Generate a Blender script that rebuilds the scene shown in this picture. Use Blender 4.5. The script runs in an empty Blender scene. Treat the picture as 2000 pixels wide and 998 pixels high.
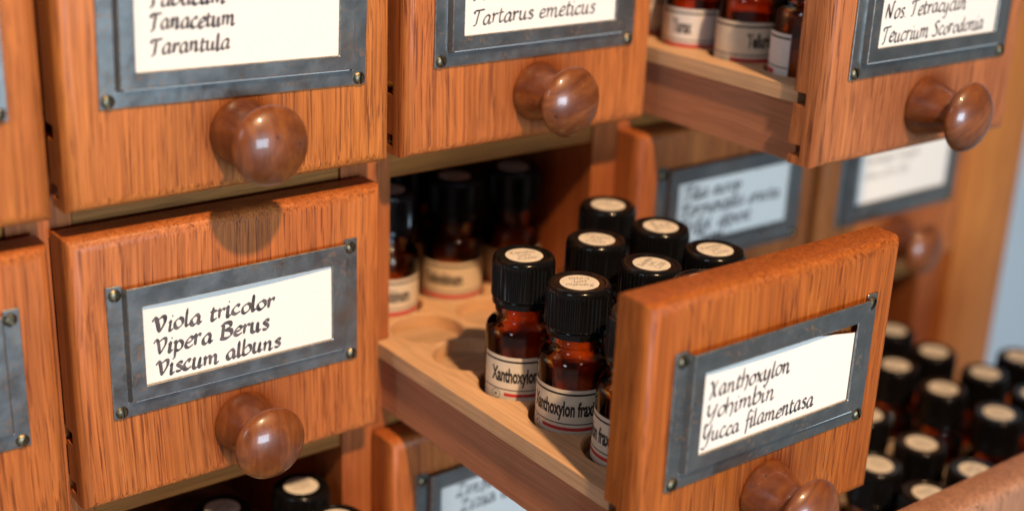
import bpy, bmesh, math, random
from math import sin, cos, pi, radians
from mathutils import Vector, Matrix

# ------------------------------------------------------------------ camera, light, exposure
SC = bpy.context.scene
COL = SC.collection
S = 0.001                                     # dimensions below are in millimetres

def set_camera():
    az, el, roll = 0.6635, -0.3579, 0.0412
    f = Vector((sin(az)*cos(el), cos(az)*cos(el), sin(el)))
    r = Vector((cos(az), -sin(az), 0)); u = r.cross(f)
    r2 = r*cos(roll) + u*sin(roll); u2 = -r*sin(roll) + u*cos(roll)
    cam = bpy.data.cameras.new('camera')
    cam.sensor_width = 36; cam.lens = 2670.7/2000*36
    cam.clip_start = 0.01; cam.clip_end = 50
    cam.dof.use_dof = True; cam.dof.focus_distance = 0.398
    cam.dof.aperture_fstop = 48.07/9.6; cam.dof.aperture_blades = 0
    o = bpy.data.objects.new('camera', cam); COL.objects.link(o)
    M = Matrix((( r2.x, u2.x, -f.x), (r2.y, u2.y, -f.y), (r2.z, u2.z, -f.z))).to_4x4()
    M.translation = Vector((-125.387, -354.78, 143.595))*S
    o.matrix_world = M
    SC.camera = o
set_camera()

SC.view_settings.view_transform = 'Standard'
SC.view_settings.look = 'None'
SC.view_settings.exposure = 0.0
SC.view_settings.gamma = 1.0
SC.cycles.use_denoising = True
SC.cycles.max_bounces = 10
SC.cycles.transparent_max_bounces = 24
SC.cycles.sample_clamp_indirect = 6.0

W = bpy.data.worlds.new('World'); SC.world = W; W.use_nodes = True
def build_world():
    nt = W.node_tree; bg = nt.nodes['Background']
    tc = nt.nodes.new('ShaderNodeTexCoord'); sp = nt.nodes.new('ShaderNodeSeparateXYZ')
    mr = nt.nodes.new('ShaderNodeMapRange'); cr = nt.nodes.new('ShaderNodeValToRGB')
    nt.links.new(tc.outputs['Generated'], sp.inputs[0]); nt.links.new(sp.outputs['Z'], mr.inputs['Value'])
    mr.inputs['From Min'].default_value = -1; mr.inputs['From Max'].default_value = 1
    e = cr.color_ramp.elements
    e[0].position = 0.42; e[0].color = (0.72, 0.80, 0.86, 1)
    e[1].position = 0.56; e[1].color = (0.16, 0.19, 0.22, 1)
    nt.links.new(mr.outputs[0], cr.inputs[0]); nt.links.new(cr.outputs[0], bg.inputs['Color'])
    bg.inputs['Strength'].default_value = 0.30
build_world()

def area(name, loc, target, size, sy, power, color, shape='RECTANGLE'):
    l = bpy.data.lights.new(name, 'AREA'); l.shape = shape; l.size = size; l.size_y = sy
    l.energy = power; l.color = color
    o = bpy.data.objects.new(name, l); COL.objects.link(o)
    o.location = loc
    o.rotation_euler = (Vector(target)-Vector(loc)).to_track_quat('-Z', 'Y').to_euler()
    return o
TGT = Vector((0.10, -0.03, 0.0))
KEYDIR = Vector((-0.165, -0.82, 1.0)).normalized()
def spot(name, loc, target, power, color, cone, radius):
    l = bpy.data.lights.new(name, 'SPOT'); l.energy = power; l.color = color
    l.spot_size = radians(cone); l.spot_blend = 1.0; l.shadow_soft_size = radius
    o = bpy.data.objects.new(name, l); COL.objects.link(o); o.location = loc
    o.rotation_euler = (Vector(target)-Vector(loc)).to_track_quat('-Z', 'Y').to_euler()
spot('ceiling_spot', TGT + KEYDIR*2.0, (0.02, -0.02, 0.05), 208.0, (1.0, 0.635, 0.35), 31.0, 0.04)
area('window_light', (-0.12, -2.3, 0.02), (0.1, 0, 0), 0.9, 0.6, 41.0, (0.62, 0.82, 1.0))
area('far_window', (-2.0, -0.75, 1.05), (0.1, 0, 0), 0.35, 0.7, 6.5, (0.68, 0.84, 1.0))

# ------------------------------------------------------------------ materials
def mat(name):
    m = bpy.data.materials.new(name); m.use_nodes = True
    nt = m.node_tree; return m, nt, nt.nodes['Principled BSDF']
def N(nt, t, **kw):
    n = nt.nodes.new(t)
    for k, v in kw.items(): setattr(n, k, v)
    return n
def L(nt, a, b): nt.links.new(a, b)

def coords(nt, scale, offs=7.3):
    tc = N(nt, 'ShaderNodeTexCoord'); oi = N(nt, 'ShaderNodeObjectInfo')
    mu = N(nt, 'ShaderNodeVectorMath', operation='SCALE'); mu.inputs[0].default_value = (1.7, 2.9, 0.83)
    mm = N(nt, 'ShaderNodeMath', operation='MULTIPLY'); mm.inputs[1].default_value = offs
    L(nt, oi.outputs['Random'], mm.inputs[0]); L(nt, mm.outputs[0], mu.inputs['Scale'])
    ad = N(nt, 'ShaderNodeVectorMath', operation='ADD')
    L(nt, tc.outputs['Object'], ad.inputs[0]); L(nt, mu.outputs[0], ad.inputs[1])
    mp = N(nt, 'ShaderNodeVectorMath', operation='MULTIPLY'); mp.inputs[1].default_value = scale
    L(nt, ad.outputs[0], mp.inputs[0])
    return tc, oi, ad, mp
def noise(nt, vec, scale=1.0, detail=2.0, rough=0.5, dist=0.0):
    n = N(nt, 'ShaderNodeTexNoise'); n.inputs['Scale'].default_value = scale
    n.inputs['Detail'].default_value = detail; n.inputs['Roughness'].default_value = rough
    n.inputs['Distortion'].default_value = dist
    L(nt, vec, n.inputs['Vector']); return n.outputs['Fac']
def vmul(nt, vec, s):
    n = N(nt, 'ShaderNodeVectorMath', operation='MULTIPLY'); n.inputs[1].default_value = s
    L(nt, vec, n.inputs[0]); return n.outputs[0]
def ramp(nt, fac, stops):
    r = N(nt, 'ShaderNodeValToRGB'); e = r.color_ramp.elements
    while len(e) > 1: e.remove(e[-1])
    for i, (p, c) in enumerate(stops):
        if i == 0: e[0].position = p; el = e[0]
        else: el = e.new(p)
        el.color = (c, c, c, 1) if isinstance(c, (int, float)) else (*c, 1)
    L(nt, fac, r.inputs[0]); return r.outputs['Color']
def mix(nt, fac, a, b, mode='MIX'):
    m = N(nt, 'ShaderNodeMix', data_type='RGBA', blend_type=mode)
    for sock, v in ((m.inputs[0], fac), (m.inputs[6], a), (m.inputs[7], b)):
        if isinstance(v, (int, float)): sock.default_value = v
        elif isinstance(v, tuple): sock.default_value = (*v, 1)
        else: L(nt, v, sock)
    return m.outputs[2]
def bump(nt, h, strength, dist, bsdf):
    b = N(nt, 'ShaderNodeBump'); b.inputs['Strength'].default_value = strength
    b.inputs['Distance'].default_value = dist
    L(nt, h, b.inputs['Height']); L(nt, b.outputs[0], bsdf.inputs['Normal'])

def oak(name, light, mid, pore, axis=2, rough=0.42, coat=0.07, porestr=0.78, vary=True, streak=1.0, grime=False):
    """open-pored oak: long colour streaks and short dark pores along one axis"""
    m, nt, b = mat(name)
    def ax(a, l): v = [a, a, a]; v[axis] = l; return tuple(v)
    tc, oi, ad, mp = coords(nt, (1, 1, 1))
    base = ad.outputs[0]
    # slow wander of the grain
    wn = N(nt, 'ShaderNodeTexNoise'); wn.inputs['Scale'].default_value = 18; wn.inputs['Detail'].default_value = 1
    L(nt, base, wn.inputs['Vector'])
    ws = vmul(nt, wn.outputs['Color'], ax(0.0035, 0.0))
    wa = N(nt, 'ShaderNodeVectorMath', operation='ADD'); L(nt, base, wa.inputs[0]); L(nt, ws, wa.inputs[1])
    v = wa.outputs[0]
    broad = noise(nt, vmul(nt, v, ax(62, 4)), detail=3)
    fine = noise(nt, vmul(nt, v, ax(760, 4)), detail=3, rough=0.6)
    hair = noise(nt, vmul(nt, v, ax(1900, 14)), detail=2)
    por = noise(nt, vmul(nt, v, ax(1800, 42)), detail=3, rough=0.6)
    dens = noise(nt, vmul(nt, v, ax(430, 5)), detail=2)
    c = mix(nt, ramp(nt, broad, [(0.3, 0.0), (0.72, 1.0)]), mid, light)
    c = mix(nt, ramp(nt, fine, [(0.40, 0.50*streak), (0.58, 0.0)]), c, tuple(x*0.52 for x in mid))
    c = mix(nt, ramp(nt, hair, [(0.40, 0.42), (0.56, 0.0)]), c, tuple(x*0.6 for x in mid))
    pm = ramp(nt, por, [(0.525, 0.0), (0.60, 1.0)])
    dm = ramp(nt, dens, [(0.40, 0.3), (0.56, 1.0)])
    pf = mix(nt, 1.0, pm, dm, 'MULTIPLY')
    pf2 = mix(nt, 1.0, pf, (porestr,)*3, 'MULTIPLY')
    bw = N(nt, 'ShaderNodeRGBToBW'); L(nt, pf2, bw.inputs[0])
    c = mix(nt, bw.outputs[0], c, pore)
    blot = noise(nt, vmul(nt, base, (45, 45, 30)), detail=3)
    c = mix(nt, ramp(nt, blot, [(0.55, 0.0), (0.8, 0.35)]), c, tuple(x*0.5 for x in mid))
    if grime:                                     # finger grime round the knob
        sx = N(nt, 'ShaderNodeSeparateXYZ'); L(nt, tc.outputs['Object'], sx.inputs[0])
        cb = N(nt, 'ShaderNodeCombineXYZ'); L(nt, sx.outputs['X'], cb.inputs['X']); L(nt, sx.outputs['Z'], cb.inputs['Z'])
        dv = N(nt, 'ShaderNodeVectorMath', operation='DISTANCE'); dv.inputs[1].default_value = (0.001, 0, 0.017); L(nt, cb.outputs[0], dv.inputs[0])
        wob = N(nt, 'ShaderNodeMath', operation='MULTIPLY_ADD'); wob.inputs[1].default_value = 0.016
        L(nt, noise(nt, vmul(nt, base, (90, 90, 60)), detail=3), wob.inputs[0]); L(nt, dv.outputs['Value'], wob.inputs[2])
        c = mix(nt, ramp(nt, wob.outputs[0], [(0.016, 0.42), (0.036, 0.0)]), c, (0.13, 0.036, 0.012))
    if vary:
        hs = N(nt, 'ShaderNodeHueSaturation')
        sc = N(nt, 'ShaderNodeSeparateColor'); L(nt, oi.outputs['Color'], sc.inputs[0])   # each board's own tone, set as object colour
        L(nt, sc.outputs[0], hs.inputs['Hue']); L(nt, sc.outputs[1], hs.inputs['Value']); L(nt, sc.outputs[2], hs.inputs['Saturation'])
        L(nt, c, hs.inputs['Color']); c = hs.outputs[0]
    L(nt, c, b.inputs['Base Color'])
    rr = ramp(nt, noise(nt, vmul(nt, base, (120, 120, 60)), detail=3), [(0.3, rough-0.07), (0.7, rough+0.12)])
    L(nt, rr, b.inputs['Roughness'])
    b.inputs['Coat Weight'].default_value = coat; b.inputs['Coat Roughness'].default_value = 0.28; b.inputs['Specular IOR Level'].default_value = 0.22
    hb = N(nt, 'ShaderNodeMath', operation='MULTIPLY_ADD'); hb.inputs[1].default_value = -1.0
    L(nt, bw.outputs[0], hb.inputs[0]); L(nt, hair, hb.inputs[2])
    bump(nt, hb.outputs[0], 0.35, 0.0002, b)
    return m

M = {}
M['front'] = oak('reddish_oak_front', (0.62, 0.205, 0.050), (0.53, 0.145, 0.034), (0.14, 0.030, 0.009), grime=True)
M['frame_wood'] = oak('oak_carcass', (0.50, 0.165, 0.045), (0.40, 0.108, 0.030), (0.17, 0.036, 0.010), porestr=0.6, coat=0.1)
M['rail'] = oak('plain_oak_rail', (0.44, 0.185, 0.042), (0.35, 0.130, 0.028), (0.13, 0.05, 0.012), axis=0, porestr=0.5, coat=0.0, rough=0.5)
M['stile'] = oak('honey_stile', (0.66, 0.235, 0.045), (0.55, 0.17, 0.033), (0.34, 0.09, 0.02), porestr=0.35, coat=0.2, streak=0.35)
M['tray'] = oak('pale_beech_tray', (0.80, 0.52, 0.30), (0.72, 0.44, 0.235), (0.50, 0.27, 0.13), axis=1, porestr=0.25, coat=0.05, rough=0.5, streak=0.3)
M['floorwood'] = oak('darker_tray_floor', (0.66, 0.44, 0.27), (0.58, 0.37, 0.21), (0.38, 0.21, 0.11), axis=0, porestr=0.4, coat=0.0, rough=0.6, streak=0.5)  # hole floors toned darker than the tray top so the holes stand out
M['side'] = oak('brown_tray_side', (0.60, 0.27, 0.145), (0.52, 0.215, 0.110), (0.26, 0.095, 0.05), axis=1, porestr=0.2, coat=0.0, rough=0.55, streak=0.25)

def knob_mat():
    m, nt, b = mat('polished_dark_walnut')
    tc, oi, ad, mp = coords(nt, (1, 1, 1))
    v = ad.outputs[0]
    g = noise(nt, vmul(nt, v, (260, 120, 45)), detail=5, rough=0.65, dist=1.2)
    big = noise(nt, vmul(nt, v, (95, 95, 95)), detail=4, rough=0.6)
    c = ramp(nt, g, [(0.28, (0.105, 0.026, 0.006)), (0.5, (0.20, 0.055, 0.012)), (0.72, (0.29, 0.092, 0.020))])
    c = mix(nt, ramp(nt, big, [(0.42, 0.0), (0.66, 0.8)]), c, (0.095, 0.026, 0.009))
    pit = N(nt, 'ShaderNodeTexVoronoi'); pit.inputs['Scale'].default_value = 130
    L(nt, v, pit.inputs['Vector'])
    pn = noise(nt, vmul(nt, v, (90, 90, 90)), detail=1)
    p1 = ramp(nt, pit.outputs['Distance'], [(0.05, 1.0), (0.13, 0.0)])
    p2 = ramp(nt, pn, [(0.55, 0.0), (0.6, 1.0)])
    pf = mix(nt, 1.0, p1, p2, 'MULTIPLY'); bw = N(nt, 'ShaderNodeRGBToBW'); L(nt, pf, bw.inputs[0])
    c = mix(nt, bw.outputs[0], c, (0.03, 0.012, 0.008))
    sy = N(nt, 'ShaderNodeSeparateXYZ'); L(nt, tc.outputs['Object'], sy.inputs[0])
    ring = ramp(nt, noise(nt, vmul(nt, v, (300, 300, 300)), detail=2), [(0.4, 0.0), (0.6, 0.8)])       # old wax left round the foot
    cut = N(nt, 'ShaderNodeMath', operation='GREATER_THAN'); cut.inputs[1].default_value = -0.00035; L(nt, sy.outputs['Y'], cut.inputs[0])
    rw = N(nt, 'ShaderNodeRGBToBW'); L(nt, mix(nt, 1.0, ring, cut.outputs[0], 'MULTIPLY'), rw.inputs[0])
    c = mix(nt, rw.outputs[0], c, (0.42, 0.27, 0.15))
    L(nt, c, b.inputs['Base Color'])
    L(nt, ramp(nt, noise(nt, vmul(nt, v, (220, 220, 220)), detail=4), [(0.3, 0.28), (0.75, 0.48)]), b.inputs['Roughness'])
    b.inputs['Coat Weight'].default_value = 0.40; b.inputs['Coat Roughness'].default_value = 0.07
    hb = N(nt, 'ShaderNodeMath', operation='MULTIPLY_ADD'); hb.inputs[1].default_value = -2.0
    L(nt, bw.outputs[0], hb.inputs[0]); L(nt, noise(nt, vmul(nt, v, (150, 150, 150)), detail=4), hb.inputs[2])
    bump(nt, hb.outputs[0], 0.25, 0.0003, b)
    return m
M['knob'] = knob_mat()

def metal_mat():
    m, nt, b = mat('tarnished_steel')
    tc, oi, ad, mp = coords(nt, (1, 1, 1))
    v = ad.outputs[0]
    cloud = noise(nt, vmul(nt, v, (60, 60, 60)), detail=4, rough=0.6, dist=0.6)
    c = ramp(nt, cloud, [(0.25, (0.180, 0.192, 0.195)), (0.5, (0.222, 0.232, 0.232)), (0.75, (0.29, 0.292, 0.28))])
    warm = noise(nt, vmul(nt, v, (38, 38, 38)), detail=3, rough=0.6)
    c = mix(nt, ramp(nt, warm, [(0.55, 0.0), (0.75, 0.5)]), c, (0.25, 0.16, 0.11))  # warm patina patches, also standing in for reflections of warm surroundings
    spots = noise(nt, vmul(nt, v, (700, 700, 700)), detail=3, rough=0.7)
    zone = noise(nt, vmul(nt, v, (75, 75, 95)), detail=2)
    sp = mix(nt, 1.0, ramp(nt, spots, [(0.55, 0.0), (0.66, 0.8)]), ramp(nt, zone, [(0.46, 0.0), (0.64, 1.0)]), 'MULTIPLY')
    rings = noise(nt, vmul(nt, v, (260, 260, 260)), detail=2, dist=1.0)
    sp2 = ramp(nt, rings, [(0.72, 0.0), (0.77, 0.6)])
    bw = N(nt, 'ShaderNodeRGBToBW'); L(nt, mix(nt, 1.0, sp, sp2, 'LIGHTEN'), bw.inputs[0])
    c = mix(nt, bw.outputs[0], c, (0.27, 0.125, 0.045))
    L(nt, c, b.inputs['Base Color'])
    ml = N(nt, 'ShaderNodeMath', operation='MULTIPLY_ADD'); ml.inputs[1].default_value = -0.6; ml.inputs[2].default_value = 0.88
    L(nt, bw.outputs[0], ml.inputs[0]); L(nt, ml.outputs[0], b.inputs['Metallic'])
    L(nt, ramp(nt, noise(nt, vmul(nt, v, (180, 180, 180)), detail=4), [(0.3, 0.27), (0.7, 0.46)]), b.inputs['Roughness'])
    wav = N(nt, 'ShaderNodeMath', operation='MULTIPLY_ADD'); wav.inputs[1].default_value = 9.0       # the thin sheet is slightly dented
    L(nt, noise(nt, vmul(nt, v, (34, 34, 34)), detail=2), wav.inputs[0]); L(nt, noise(nt, vmul(nt, v, (420, 420, 420)), detail=3), wav.inputs[2])
    bump(nt, wav.outputs[0], 0.16, 0.0003, b)
    return m
M['metal'] = metal_mat()
def simple(name, col, rough=0.5, metal=0.0, var=0.12, vs=300, bmp=0.0, coat=0.0, spec=0.5):
    m, nt, b = mat(name)
    tc, oi, ad, mp = coords(nt, (vs, vs, vs))
    n = noise(nt, mp.outputs[0], detail=4, rough=0.6)
    c = mix(nt, ramp(nt, n, [(0.3, 0.0), (0.7, 1.0)]), tuple(x*(1-var) for x in col), tuple(min(1, x*(1+var)) for x in col))
    L(nt, c, b.inputs['Base Color']); b.inputs['Roughness'].default_value = rough
    b.inputs['Metallic'].default_value = metal; b.inputs['Coat Weight'].default_value = coat
    b.inputs['Specular IOR Level'].default_value = spec
    if bmp: bump(nt, n, bmp, 0.0002, b)
    return m
M['edge'] = simple('worn_steel_edge', (0.46, 0.45, 0.42), 0.36, 0.9, 0.45, 500)
M['brass'] = simple('old_brass', (0.19, 0.155, 0.095), 0.42, 1.0, 0.5, 900, 0.1)
M['card'] = simple('cream_card', (0.82, 0.78, 0.71), 0.8, 0, 0.025, 900, 0.08, spec=0.2)
M['ink'] = simple('black_ink', (0.085, 0.070, 0.070), 0.55, 0, 0.9, 350)
M['cap'] = simple('black_plastic', (0.006, 0.006, 0.0065), 0.17, 0, 0.3, 1500, 0.02, spec=0.3)
M['paper'] = simple('label_paper', (0.73, 0.645, 0.505), 0.7, 0, 0.05, 700, 0.04, spec=0.3)
M['tanpaper'] = simple('tan_label_paper', (0.70, 0.57, 0.40), 0.7, 0, 0.05, 700, 0.04, spec=0.3)
M['whitepaper'] = simple('white_label_paper', (0.74, 0.71, 0.68), 0.7, 0, 0.04, 700, 0.04, spec=0.3)
M['sticker'] = simple('cream_sticker', (0.80, 0.745, 0.64), 0.6, 0, 0.07, 700, 0.04, spec=0.3)
M['print'] = simple('black_print', (0.022, 0.020, 0.019), 0.6, 0, 0.3, 900)
M['grey_ink'] = simple('grey_pen_ink', (0.13, 0.12, 0.12), 0.6, 0, 0.3, 900)
M['red'] = simple('red_print', (0.60, 0.035, 0.03), 0.6, 0, 0.15, 900)
M['wall'] = simple('blue_grey_wall', (0.92, 0.92, 0.91), 0.9, 0, 0.03, 8)
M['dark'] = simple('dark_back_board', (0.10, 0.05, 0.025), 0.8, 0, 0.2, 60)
M['pellet'] = simple('sugar_pellets', (0.62, 0.50, 0.36), 0.6, 0, 0.3, 1200, 0.5)

def amber():
    m = bpy.data.materials.new('amber_glass'); m.use_nodes = True
    nt = m.node_tree; nt.nodes.clear()
    out = N(nt, 'ShaderNodeOutputMaterial')
    tr = N(nt, 'ShaderNodeBsdfTransparent'); gl = N(nt, 'ShaderNodeBsdfGlossy'); gl.inputs['Roughness'].default_value = 0.035
    rf = N(nt, 'ShaderNodeBsdfRefraction'); rf.inputs['IOR'].default_value = 1.12; rf.inputs['Roughness'].default_value = 0.02
    lw = N(nt, 'ShaderNodeLayerWeight'); lw.inputs['Blend'].default_value = 0.5
    colr = ramp(nt, lw.outputs['Facing'], [(0.0, (0.87, 0.54, 0.20)), (0.5, (0.82, 0.47, 0.15)), (0.85, (0.52, 0.22, 0.045)), (1.0, (0.14, 0.035, 0.004))])
    L(nt, colr, tr.inputs['Color']); L(nt, colr, rf.inputs['Color'])
    m0 = N(nt, 'ShaderNodeMixShader'); m0.inputs[0].default_value = 0.35
    L(nt, tr.outputs[0], m0.inputs[1]); L(nt, rf.outputs[0], m0.inputs[2])
    fr = N(nt, 'ShaderNodeFresnel'); fr.inputs['IOR'].default_value = 1.5
    mx = N(nt, 'ShaderNodeMixShader')
    L(nt, fr.outputs[0], mx.inputs[0]); L(nt, m0.outputs[0], mx.inputs[1]); L(nt, gl.outputs[0], mx.inputs[2])
    L(nt, mx.outputs[0], out.inputs['Surface'])
    return m
M['amber'] = amber()

# ------------------------------------------------------------------ mesh helpers (mm in, m out)
def obj(name, bm, m, parent=None, loc=None, smooth=None):
    me = bpy.data.meshes.new(name)
    bm.normal_update(); bm.to_mesh(me); bm.free()
    for mm in (m if isinstance(m, (list, tuple)) else [m]): me.materials.append(mm)
    me.transform(Matrix.Scale(S, 4))
    if smooth is not None:
        for p in me.polygons: p.use_smooth = True
        if smooth < 180: me.set_sharp_from_angle(angle=radians(smooth))
    o = bpy.data.objects.new(name, me); COL.objects.link(o); o.color = (0.5, 1, 1, 1)
    if parent: o.parent = parent
    if loc: o.location = Vector(loc)*S
    return o
def inst(src, parent=None, loc=None, name=None):
    o = src.copy(); COL.objects.link(o); o.parent = parent
    if loc is not None: o.location = Vector(loc)*S
    return o
def thing(name, label, cat, loc=(0, 0, 0), group=None):
    o = bpy.data.objects.new(name, None); COL.objects.link(o); o.empty_display_size = 0.01
    o.location = Vector(loc)*S; o['label'] = label; o['category'] = cat
    if group: o['group'] = group
    return o
def box(bm, x0, x1, y0, y1, z0, z1, mi=0):
    v = [bm.verts.new((x, y, z)) for x in (x0, x1) for y in (y0, y1) for z in (z0, z1)]
    for f in ((0, 1, 3, 2), (4, 6, 7, 5), (0, 4, 5, 1), (2, 3, 7, 6), (0, 2, 6, 4), (1, 5, 7, 3)):
        bm.faces.new([v[i] for i in f]).material_index = mi
    return v
def bevel(bm, w, seg=2, edges=None):
    bmesh.ops.bevel(bm, geom=edges or bm.edges[:], offset=w, segments=seg, profile=0.5, affect='EDGES', clamp_overlap=True)
def prism_x(bm, prof, x0, x1):
    """closed (y,z) profile extruded along x"""
    a = [bm.verts.new((x0, y, z)) for y, z in prof]; b = [bm.verts.new((x1, y, z)) for y, z in prof]
    n = len(prof)
    fs = [bm.faces.new(a), bm.faces.new(b[::-1])]
    for i in range(n): fs.append(bm.faces.new((a[i], b[i], b[(i+1) % n], a[(i+1) % n])))
    bmesh.ops.recalc_face_normals(bm, faces=fs)
def prism_y(bm, prof, y0, y1):
    a = [bm.verts.new((x, y0, z)) for x, z in prof]; b = [bm.verts.new((x, y1, z)) for x, z in prof]
    n = len(prof)
    fs = [bm.faces.new(a), bm.faces.new(b[::-1])]
    for i in range(n): fs.append(bm.faces.new((a[i], b[i], b[(i+1) % n], a[(i+1) % n])))
    bmesh.ops.recalc_face_normals(bm, faces=fs)
def lathe(bm, prof, seg=48, axis='Z', cap=True, mi=0):
    rings = []
    for r, h in prof:
        if r < 1e-6:
            p = (0, 0, h) if axis == 'Z' else (0, h, 0); rings.append([bm.verts.new(p)]); continue
        ring = []
        for k in range(seg):
            a = 2*pi*k/seg
            p = (r*cos(a), r*sin(a), h) if axis == 'Z' else (r*cos(a), h, r*sin(a))
            ring.append(bm.verts.new(p))
        rings.append(ring)
    fs = []
    for A, B in zip(rings, rings[1:]):
        for k in range(seg):
            j = (k+1) % seg
            if len(A) == 1 and len(B) == 1: continue
            if len(A) == 1: f = bm.faces.new((A[0], B[k], B[j]))
            elif len(B) == 1: f = bm.faces.new((A[k], B[0], A[j]))
            else: f = bm.faces.new((A[k], B[k], B[j], A[j]))
            f.material_index = mi; fs.append(f)
    bmesh.ops.recalc_face_normals(bm, faces=fs)

# ------------------------------------------------------------------ lettering
GL = {}   # handwritten letters: strokes (x-height = 1), advance
def g(ch, adv, *strokes): GL[ch] = (strokes, adv)
g('a', 0.98, [(0.72,0.88),(0.45,1.0),(0.12,0.62),(0.10,0.15),(0.30,0.0),(0.55,0.25),(0.72,0.92)], [(0.74,0.98),(0.66,0.3),(0.72,0.03),(0.95,0.22)])
g('b', 0.92, [(0.14,1.85),(0.08,0.9),(0.07,0.12),(0.35,0.0),(0.72,0.30),(0.72,0.80),(0.48,1.0),(0.12,0.62)])
g('c', 0.78, [(0.68,0.84),(0.46,1.0),(0.14,0.62),(0.10,0.18),(0.36,0.0),(0.72,0.22)])
g('d', 1.0, [(0.70,0.88),(0.42,1.0),(0.12,0.60),(0.10,0.15),(0.30,0.0),(0.55,0.25),(0.70,0.92)], [(0.82,1.85),(0.68,0.5),(0.72,0.03),(0.95,0.2)])
g('e', 0.80, [(0.12,0.44),(0.50,0.56),(0.66,0.82),(0.44,1.0),(0.14,0.62),(0.10,0.18),(0.36,0.0),(0.74,0.22)])
g('f', 0.66, [(0.80,1.72),(0.58,1.88),(0.40,1.55),(0.28,0.4),(0.14,-0.55)], [(0.05,0.94),(0.68,1.0)])
g('h', 0.92, [(0.16,1.85),(0.06,0.0)], [(0.10,0.55),(0.45,1.0),(0.70,0.82),(0.66,0.15),(0.48,-0.42)])
g('i', 0.46, [(0.02,0.80),(0.18,1.0),(0.11,0.15),(0.22,0.0),(0.42,0.2)], [(0.26,1.42),(0.36,1.56)])
g('l', 0.46, [(0.20,1.85),(0.10,0.5),(0.12,0.05),(0.24,0.0),(0.44,0.2)])
g('m', 1.45, [(0.02,0.82),(0.18,1.0),(0.10,0.0)], [(0.14,0.55),(0.46,1.0),(0.62,0.8),(0.56,0.0)], [(0.60,0.55),(0.94,1.0),(1.10,0.8),(1.06,0.1),(1.20,0.0),(1.38,0.2)])
g('n', 1.0, [(0.02,0.82),(0.18,1.0),(0.10,0.0)], [(0.14,0.55),(0.46,1.0),(0.64,0.8),(0.60,0.1),(0.72,0.0),(0.92,0.2)])
g('o', 0.86, [(0.46,1.0),(0.14,0.68),(0.12,0.16),(0.36,0.0),(0.70,0.34),(0.70,0.84),(0.46,1.0)])
g('p', 0.92, [(0.02,0.84),(0.18,1.0),(0.08,-0.75)], [(0.12,0.55),(0.46,1.0),(0.74,0.72),(0.68,0.22),(0.38,0.0),(0.14,0.12)])
g('r', 0.70, [(0.02,0.82),(0.18,1.0),(0.10,0.0)], [(0.14,0.55),(0.42,0.98),(0.66,0.90)])
g('s', 0.70, [(0.64,0.86),(0.40,1.0),(0.18,0.78),(0.52,0.36),(0.44,0.04),(0.04,0.06)])
g('t', 0.62, [(0.28,1.42),(0.16,0.5),(0.18,0.05),(0.32,0.0),(0.56,0.2)], [(0.0,0.94),(0.58,1.0)])
g('u', 1.0, [(0.02,0.80),(0.16,1.0),(0.10,0.22),(0.28,0.0),(0.52,0.2),(0.68,0.95)], [(0.70,1.0),(0.62,0.2),(0.72,0.0),(0.94,0.2)])
g('v', 0.86, [(0.02,0.84),(0.18,1.0),(0.30,0.02)], [(0.30,0.02),(0.60,0.5),(0.72,1.0)])
g('x', 0.86, [(0.02,0.84),(0.18,0.98),(0.56,0.05),(0.82,0.14)], [(0.74,0.98),(0.04,0.0)])
g('y', 0.95, [(0.02,0.80),(0.16,1.0),(0.10,0.22),(0.28,0.0),(0.52,0.2),(0.68,0.95)], [(0.72,1.0),(0.62,0.0),(0.40,-0.65),(0.10,-0.60)])
g('g', 0.95, [(0.70,0.88),(0.42,1.0),(0.12,0.60),(0.10,0.15),(0.30,0.0),(0.55,0.25),(0.70,0.92)], [(0.74,0.98),(0.64,0.0),(0.42,-0.65),(0.08,-0.60)])
g('z', 0.80, [(0.06,0.92),(0.64,0.96)], [(0.64,0.94),(0.06,0.04)], [(0.04,0.04),(0.70,0.08)])
g('.', 0.36, [(0.10,0.0),(0.18,0.10)])
g(' ', 0.62)
g('T', 1.05, [(-0.02,1.30),(0.10,1.58),(0.62,1.62),(1.12,1.70)], [(0.56,1.62),(0.40,0.7),(0.30,0.05),(0.02,-0.10)], [(0.10,1.58),(0.06,1.2)])
g('V', 1.12, [(-0.10,1.30),(0.10,1.62),(0.28,1.30),(0.42,0.0)], [(0.42,0.0),(0.86,0.9),(0.92,1.50),(0.70,1.62),(0.36,1.36)])
g('B', 1.15, [(0.30,1.58),(0.20,0.6),(0.14,0.0)], [(0.02,1.36),(0.34,1.62),(0.82,1.60),(0.86,1.16),(0.36,0.86)], [(0.36,0.86),(0.90,0.74),(0.92,0.22),(0.50,-0.04),(-0.08,0.02)])
g('X', 1.10, [(-0.04,1.46),(0.16,1.62),(0.40,0.95),(0.62,0.10),(0.84,0.16)], [(0.86,1.64),(0.50,0.95),(0.02,-0.22)])
g('Y', 1.15, [(-0.04,1.44),(0.14,1.62),(0.12,0.80),(0.40,0.42),(0.84,1.1)], [(0.96,1.62),(0.84,0.9),(0.66,-0.1),(0.34,-0.56),(0.02,-0.44)])
g('N', 1.25, [(0.02,0.0),(0.22,1.60)], [(0.22,1.60),(0.46,0.8),(0.74,0.0)], [(0.74,0.0),(0.98,1.64),(1.14,1.60)])
g('S', 1.0, [(0.92,1.50),(0.64,1.66),(0.30,1.36),(0.72,0.66),(0.52,0.06),(-0.04,0.10)])
g('U', 1.15, [(0.0,1.44),(0.18,1.6),(0.12,0.4),(0.36,0.0),(0.72,0.3),(0.9,1.6)], [(0.92,1.62),(0.84,0.2),(1.0,0.0),(1.14,0.14)])
g('Z', 1.10, [(0.06,1.46),(0.90,1.60)], [(0.90,1.58),(0.06,0.04)], [(0.04,0.04),(0.98,0.08)])
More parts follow.
